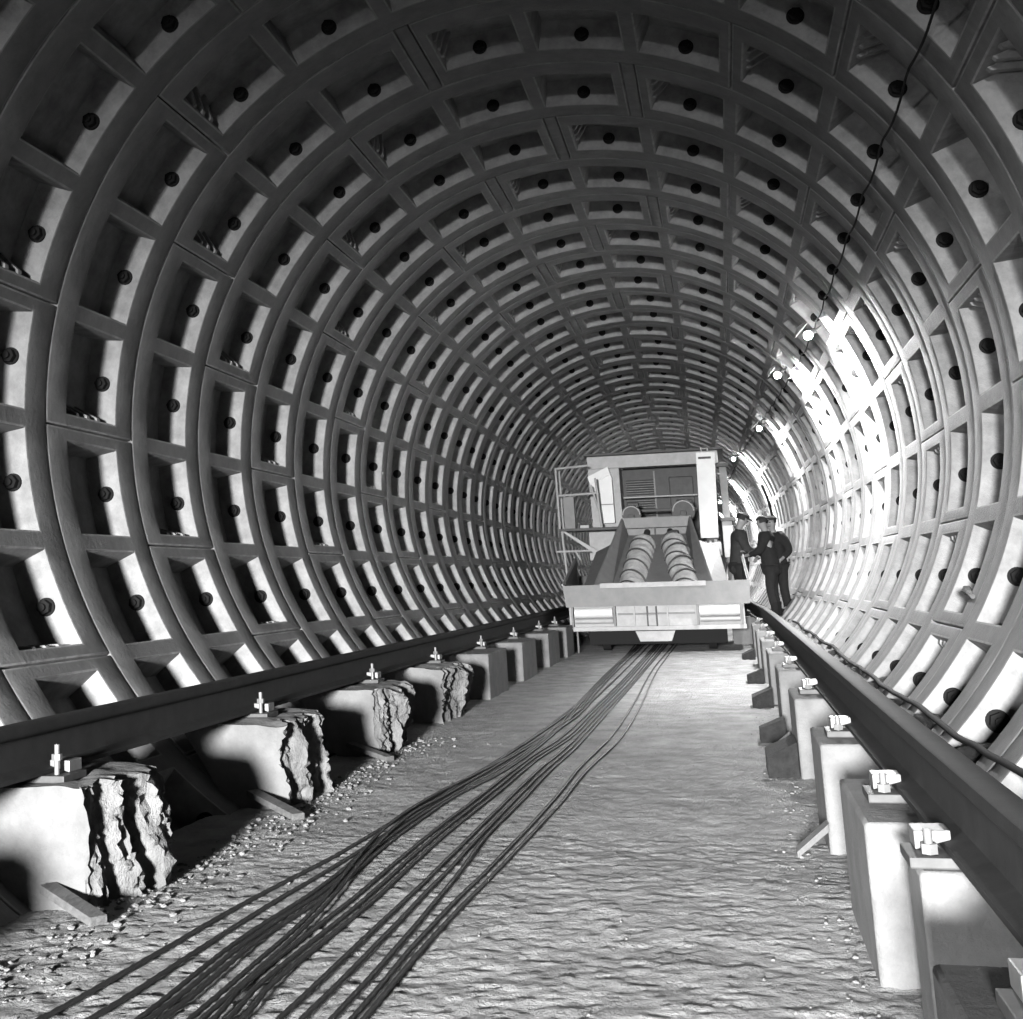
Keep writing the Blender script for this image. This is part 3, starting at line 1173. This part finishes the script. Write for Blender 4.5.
def worker(loc, rz, h, arms, label, headpitch, hat, coat, lean=0.1):
    """faces local -Y; arms = list of (elbow, wrist) for the left (-x) and right (+x) side"""
    e = empty('person', loc)
    e.rotation_euler = (0, 0, rz)
    e.scale = (h / 1.75,) * 3
    tag(e, label, 'person')
    L = lean
    hip, chest, neck = Vector((0, 0, .93)), Vector((0, -L * .6, 1.30)), Vector((0, -L, 1.50))
    hd = Vector((0, -L - .02 - .05 * headpitch, 1.585))
    fwd_ = Vector((0, -math.cos(headpitch), -math.sin(headpitch)))
    upv = Vector((0, -math.sin(headpitch), math.cos(headpitch)))
    N, E = [], []

    def nd(p, r, par=None):
        N.append((tuple(p), r))
        if par is not None:
            E.append((par, len(N) - 1))
        return len(N) - 1
    pel = nd(hip, (.15, .11))
    ab = nd((0, -L * .3, 1.10), (.14, .10), pel)
    ch = nd(chest, (.16, .11), ab)
    nk = nd(neck, .055, ch)
    h0 = nd(hd + upv * .0, (.072, .082), nk)
    h1 = nd(hd + upv * .08, (.080, .096), h0)
    h2 = nd(hd + upv * .155, (.055, .06), h1)
    ns = nd(hd + fwd_ * .098 + upv * .045, .012, h1)
    for s in (-1, 1):
        nd(hd + Vector((s * .084, 0, 0)) + upv * .05, .014, h1)
    tr_n, tr_e = [], []
    for s in (-1, 1):
        hp = nd((s * .09, 0, .88), .09, pel)
        kn = nd((s * .11, -.03, .49), .062, hp)
        an = nd((s * .12, .02, .10), .042, kn)
        nd((s * .13, -.12, .04), .035, an)
    fingers = []
    cn, ce = [], []

    def cd_(p, r, par=None):
        cn.append((tuple(p), r))
        if par is not None:
            ce.append((par, len(cn) - 1))
        return len(cn) - 1
    c0 = cd_((0, -L * .4, 1.12), (.21, .165))
    c1 = cd_(chest + Vector((0, 0, .02)), (.215, .16), c0)
    c2 = cd_(neck + Vector((0, 0, -.04)), (.09, .085), c1)
    c3 = cd_((0, -.01, .90), (.215, .18), c0)
    c4 = cd_((0, 0, .66), (.225, .19), c3)
    for s, (el, wr) in zip((-1, 1), arms):
        sh = Vector((s * .19, -L * .8, 1.40))
        el, wr = Vector(el), Vector(wr)
        a = nd(sh, .048, ch)
        b_ = nd(el, .034, a)
        c_ = nd(wr, .028, b_)
        d = (wr - el).normalized()
        palm = nd(wr + d * .06, (.038, .020), c_)
        side = d.cross(Vector((0, 0, 1)))
        side = side.normalized() if side.length > .1 else Vector((1, 0, 0))
        for k, (off, ln) in enumerate(((-.030, .062), (-.010, .075), (.010, .070), (.030, .055))):
            b0 = wr + d * .075 + side * off
            curl = Vector((0, 0, -1)) if abs(d.z) < .8 else Vector((0, -1, 0))
            i1 = nd(b0 + d * ln * .45, .010, palm)
            nd(b0 + d * ln * .8 + curl * ln * .3, .008, i1)
        t1 = nd(wr + d * .03 + side * .045 * s, .012, palm)
        nd(wr + d * .07 + side * .062 * s, .010, t1)
        ca = cd_(sh, .105, c1)
        cb = cd_(el, .078, ca)
        cd_(wr - d * .03, .052, cb)
    body = link('body', skin_mesh('body', N, E, pel, M_SKIN), e)
    link('coat', skin_mesh('coat', cn, ce, c0, coat), e)
    tn, te = [((0, 0, .93), (.16, .12))], []
    for s in (-1, 1):
        i = len(tn)
        tn += [((s * .095, 0, .84), .115), ((s * .11, -.03, .49), .090), ((s * .12, .02, .14), .078)]
        te += [(0, i), (i, i + 1), (i + 1, i + 2)]
    link('trousers', skin_mesh('trousers', tn, te, 0, M_CLOTH), e)
    for s in (-1, 1):
        bm = NB()
        tube(bm, [(s * .12, .02, .24), (s * .12, .02, .09), (s * .12, .03, .0)], [.075, .07, .065], 14)
        hexa(bm, [(s * .12 - .05, .09, 0), (s * .12 + .05, .09, 0), (s * .135 + .045, -.19, 0), (s * .135 - .045, -.19, 0),
                  (s * .12 - .05, .07, .10), (s * .12 + .05, .07, .10), (s * .135 + .035, -.17, .06), (s * .135 - .035, -.17, .06)], .015)
        obj('boot', bm, M_RUBBER_SHADE, e, smooth=50)
    bm = NB()
    bmesh.ops.create_uvsphere(bm, u_segments=20, v_segments=14, radius=1)
    dl = []
    for v in bm.verts:
        if v.co.z < -.35 or (v.co.y < -.35 and v.co.z < .28):
            dl.append(v)
    bmesh.ops.delete(bm, geom=dl, context='VERTS')
    for v in bm.verts:
        k = 1 + .06 * noise.noise(v.co * 3)
        q = v.co * k
        v.co = hd + upv * (.085 + q.z * .107) + Vector((q.x * .094, 0, 0)) + fwd_ * (-q.y * .108 - .008)
    hr = obj('hair', bm, M_HAIR, e, smooth=180)
    md = hr.modifiers.new('solid', 'SOLIDIFY')
    md.thickness = .012
    if hat:
        bm = NB()
        tube(bm, [hd + upv * .12 - fwd_ * .005, hd + upv * .16 - fwd_ * .005, hd + upv * .195 - fwd_ * .01], [.110, .108, .07], 20)
        slab(bm, [hd + upv * .125 + fwd_ * .09 + Vector((x, 0, 0)) - fwd_ * abs(x) * .4 for x in (-.08, 0, .08)] +
             [hd + upv * .115 + fwd_ * .155 + Vector((x, 0, 0)) for x in (.05, 0, -.05)], upv * .01)
        obj('cap', bm, M_HAIR, e, smooth=40)
    # eyes and mouth
    for s in (-1, 1):
        bm = NB()
        bmesh.ops.create_uvsphere(bm, u_segments=10, v_segments=8, radius=.012)
        for v in bm.verts:
            v.co += hd + upv * .075 + fwd_ * .082 + Vector((s * .032, 0, 0))
        obj('eye', bm, M_HAIR, e, smooth=180)
    bm = NB()
    tube(bm, [hd + upv * .005 + fwd_ * .078 + Vector((x, 0, 0)) - fwd_ * abs(x) * .3 for x in (-.024, 0, .024)], .006, 6)
    obj('mouth', bm, M_CLOTH, e)
    return e


worker((1.27, 24.9, BT), math.radians(100), 1.66, [((-.30, -.10, 1.13), (-.16, -.34, 1.06)), ((.30, -.08, 1.12), (.15, -.32, 1.02))],
       'man in dark coat and cap, head bowed, leftmost of three by the machine', .45, True, M_CLOTH2, .06)
worker((1.77, 24.5, BT), math.radians(-102), 1.58, [((-.28, -.16, 1.16), (-.18, -.42, 1.16)), ((.28, -.12, 1.14), (.16, -.36, 1.08))],
       'middle man of the three, dark hair, turned from the camera beside the rail', .2, False, M_CLOTH, .05)
worker((1.89, 25.2, BT + .03), math.radians(-36), 1.56, [((-.29, -.05, 1.12), (-.24, -.28, 1.0)), ((.30, -.02, 1.12), (.26, -.22, .98))],
       'rightmost man of the three, pale face toward the camera, beside the right wall', .05, True, M_CLOTH, .05)
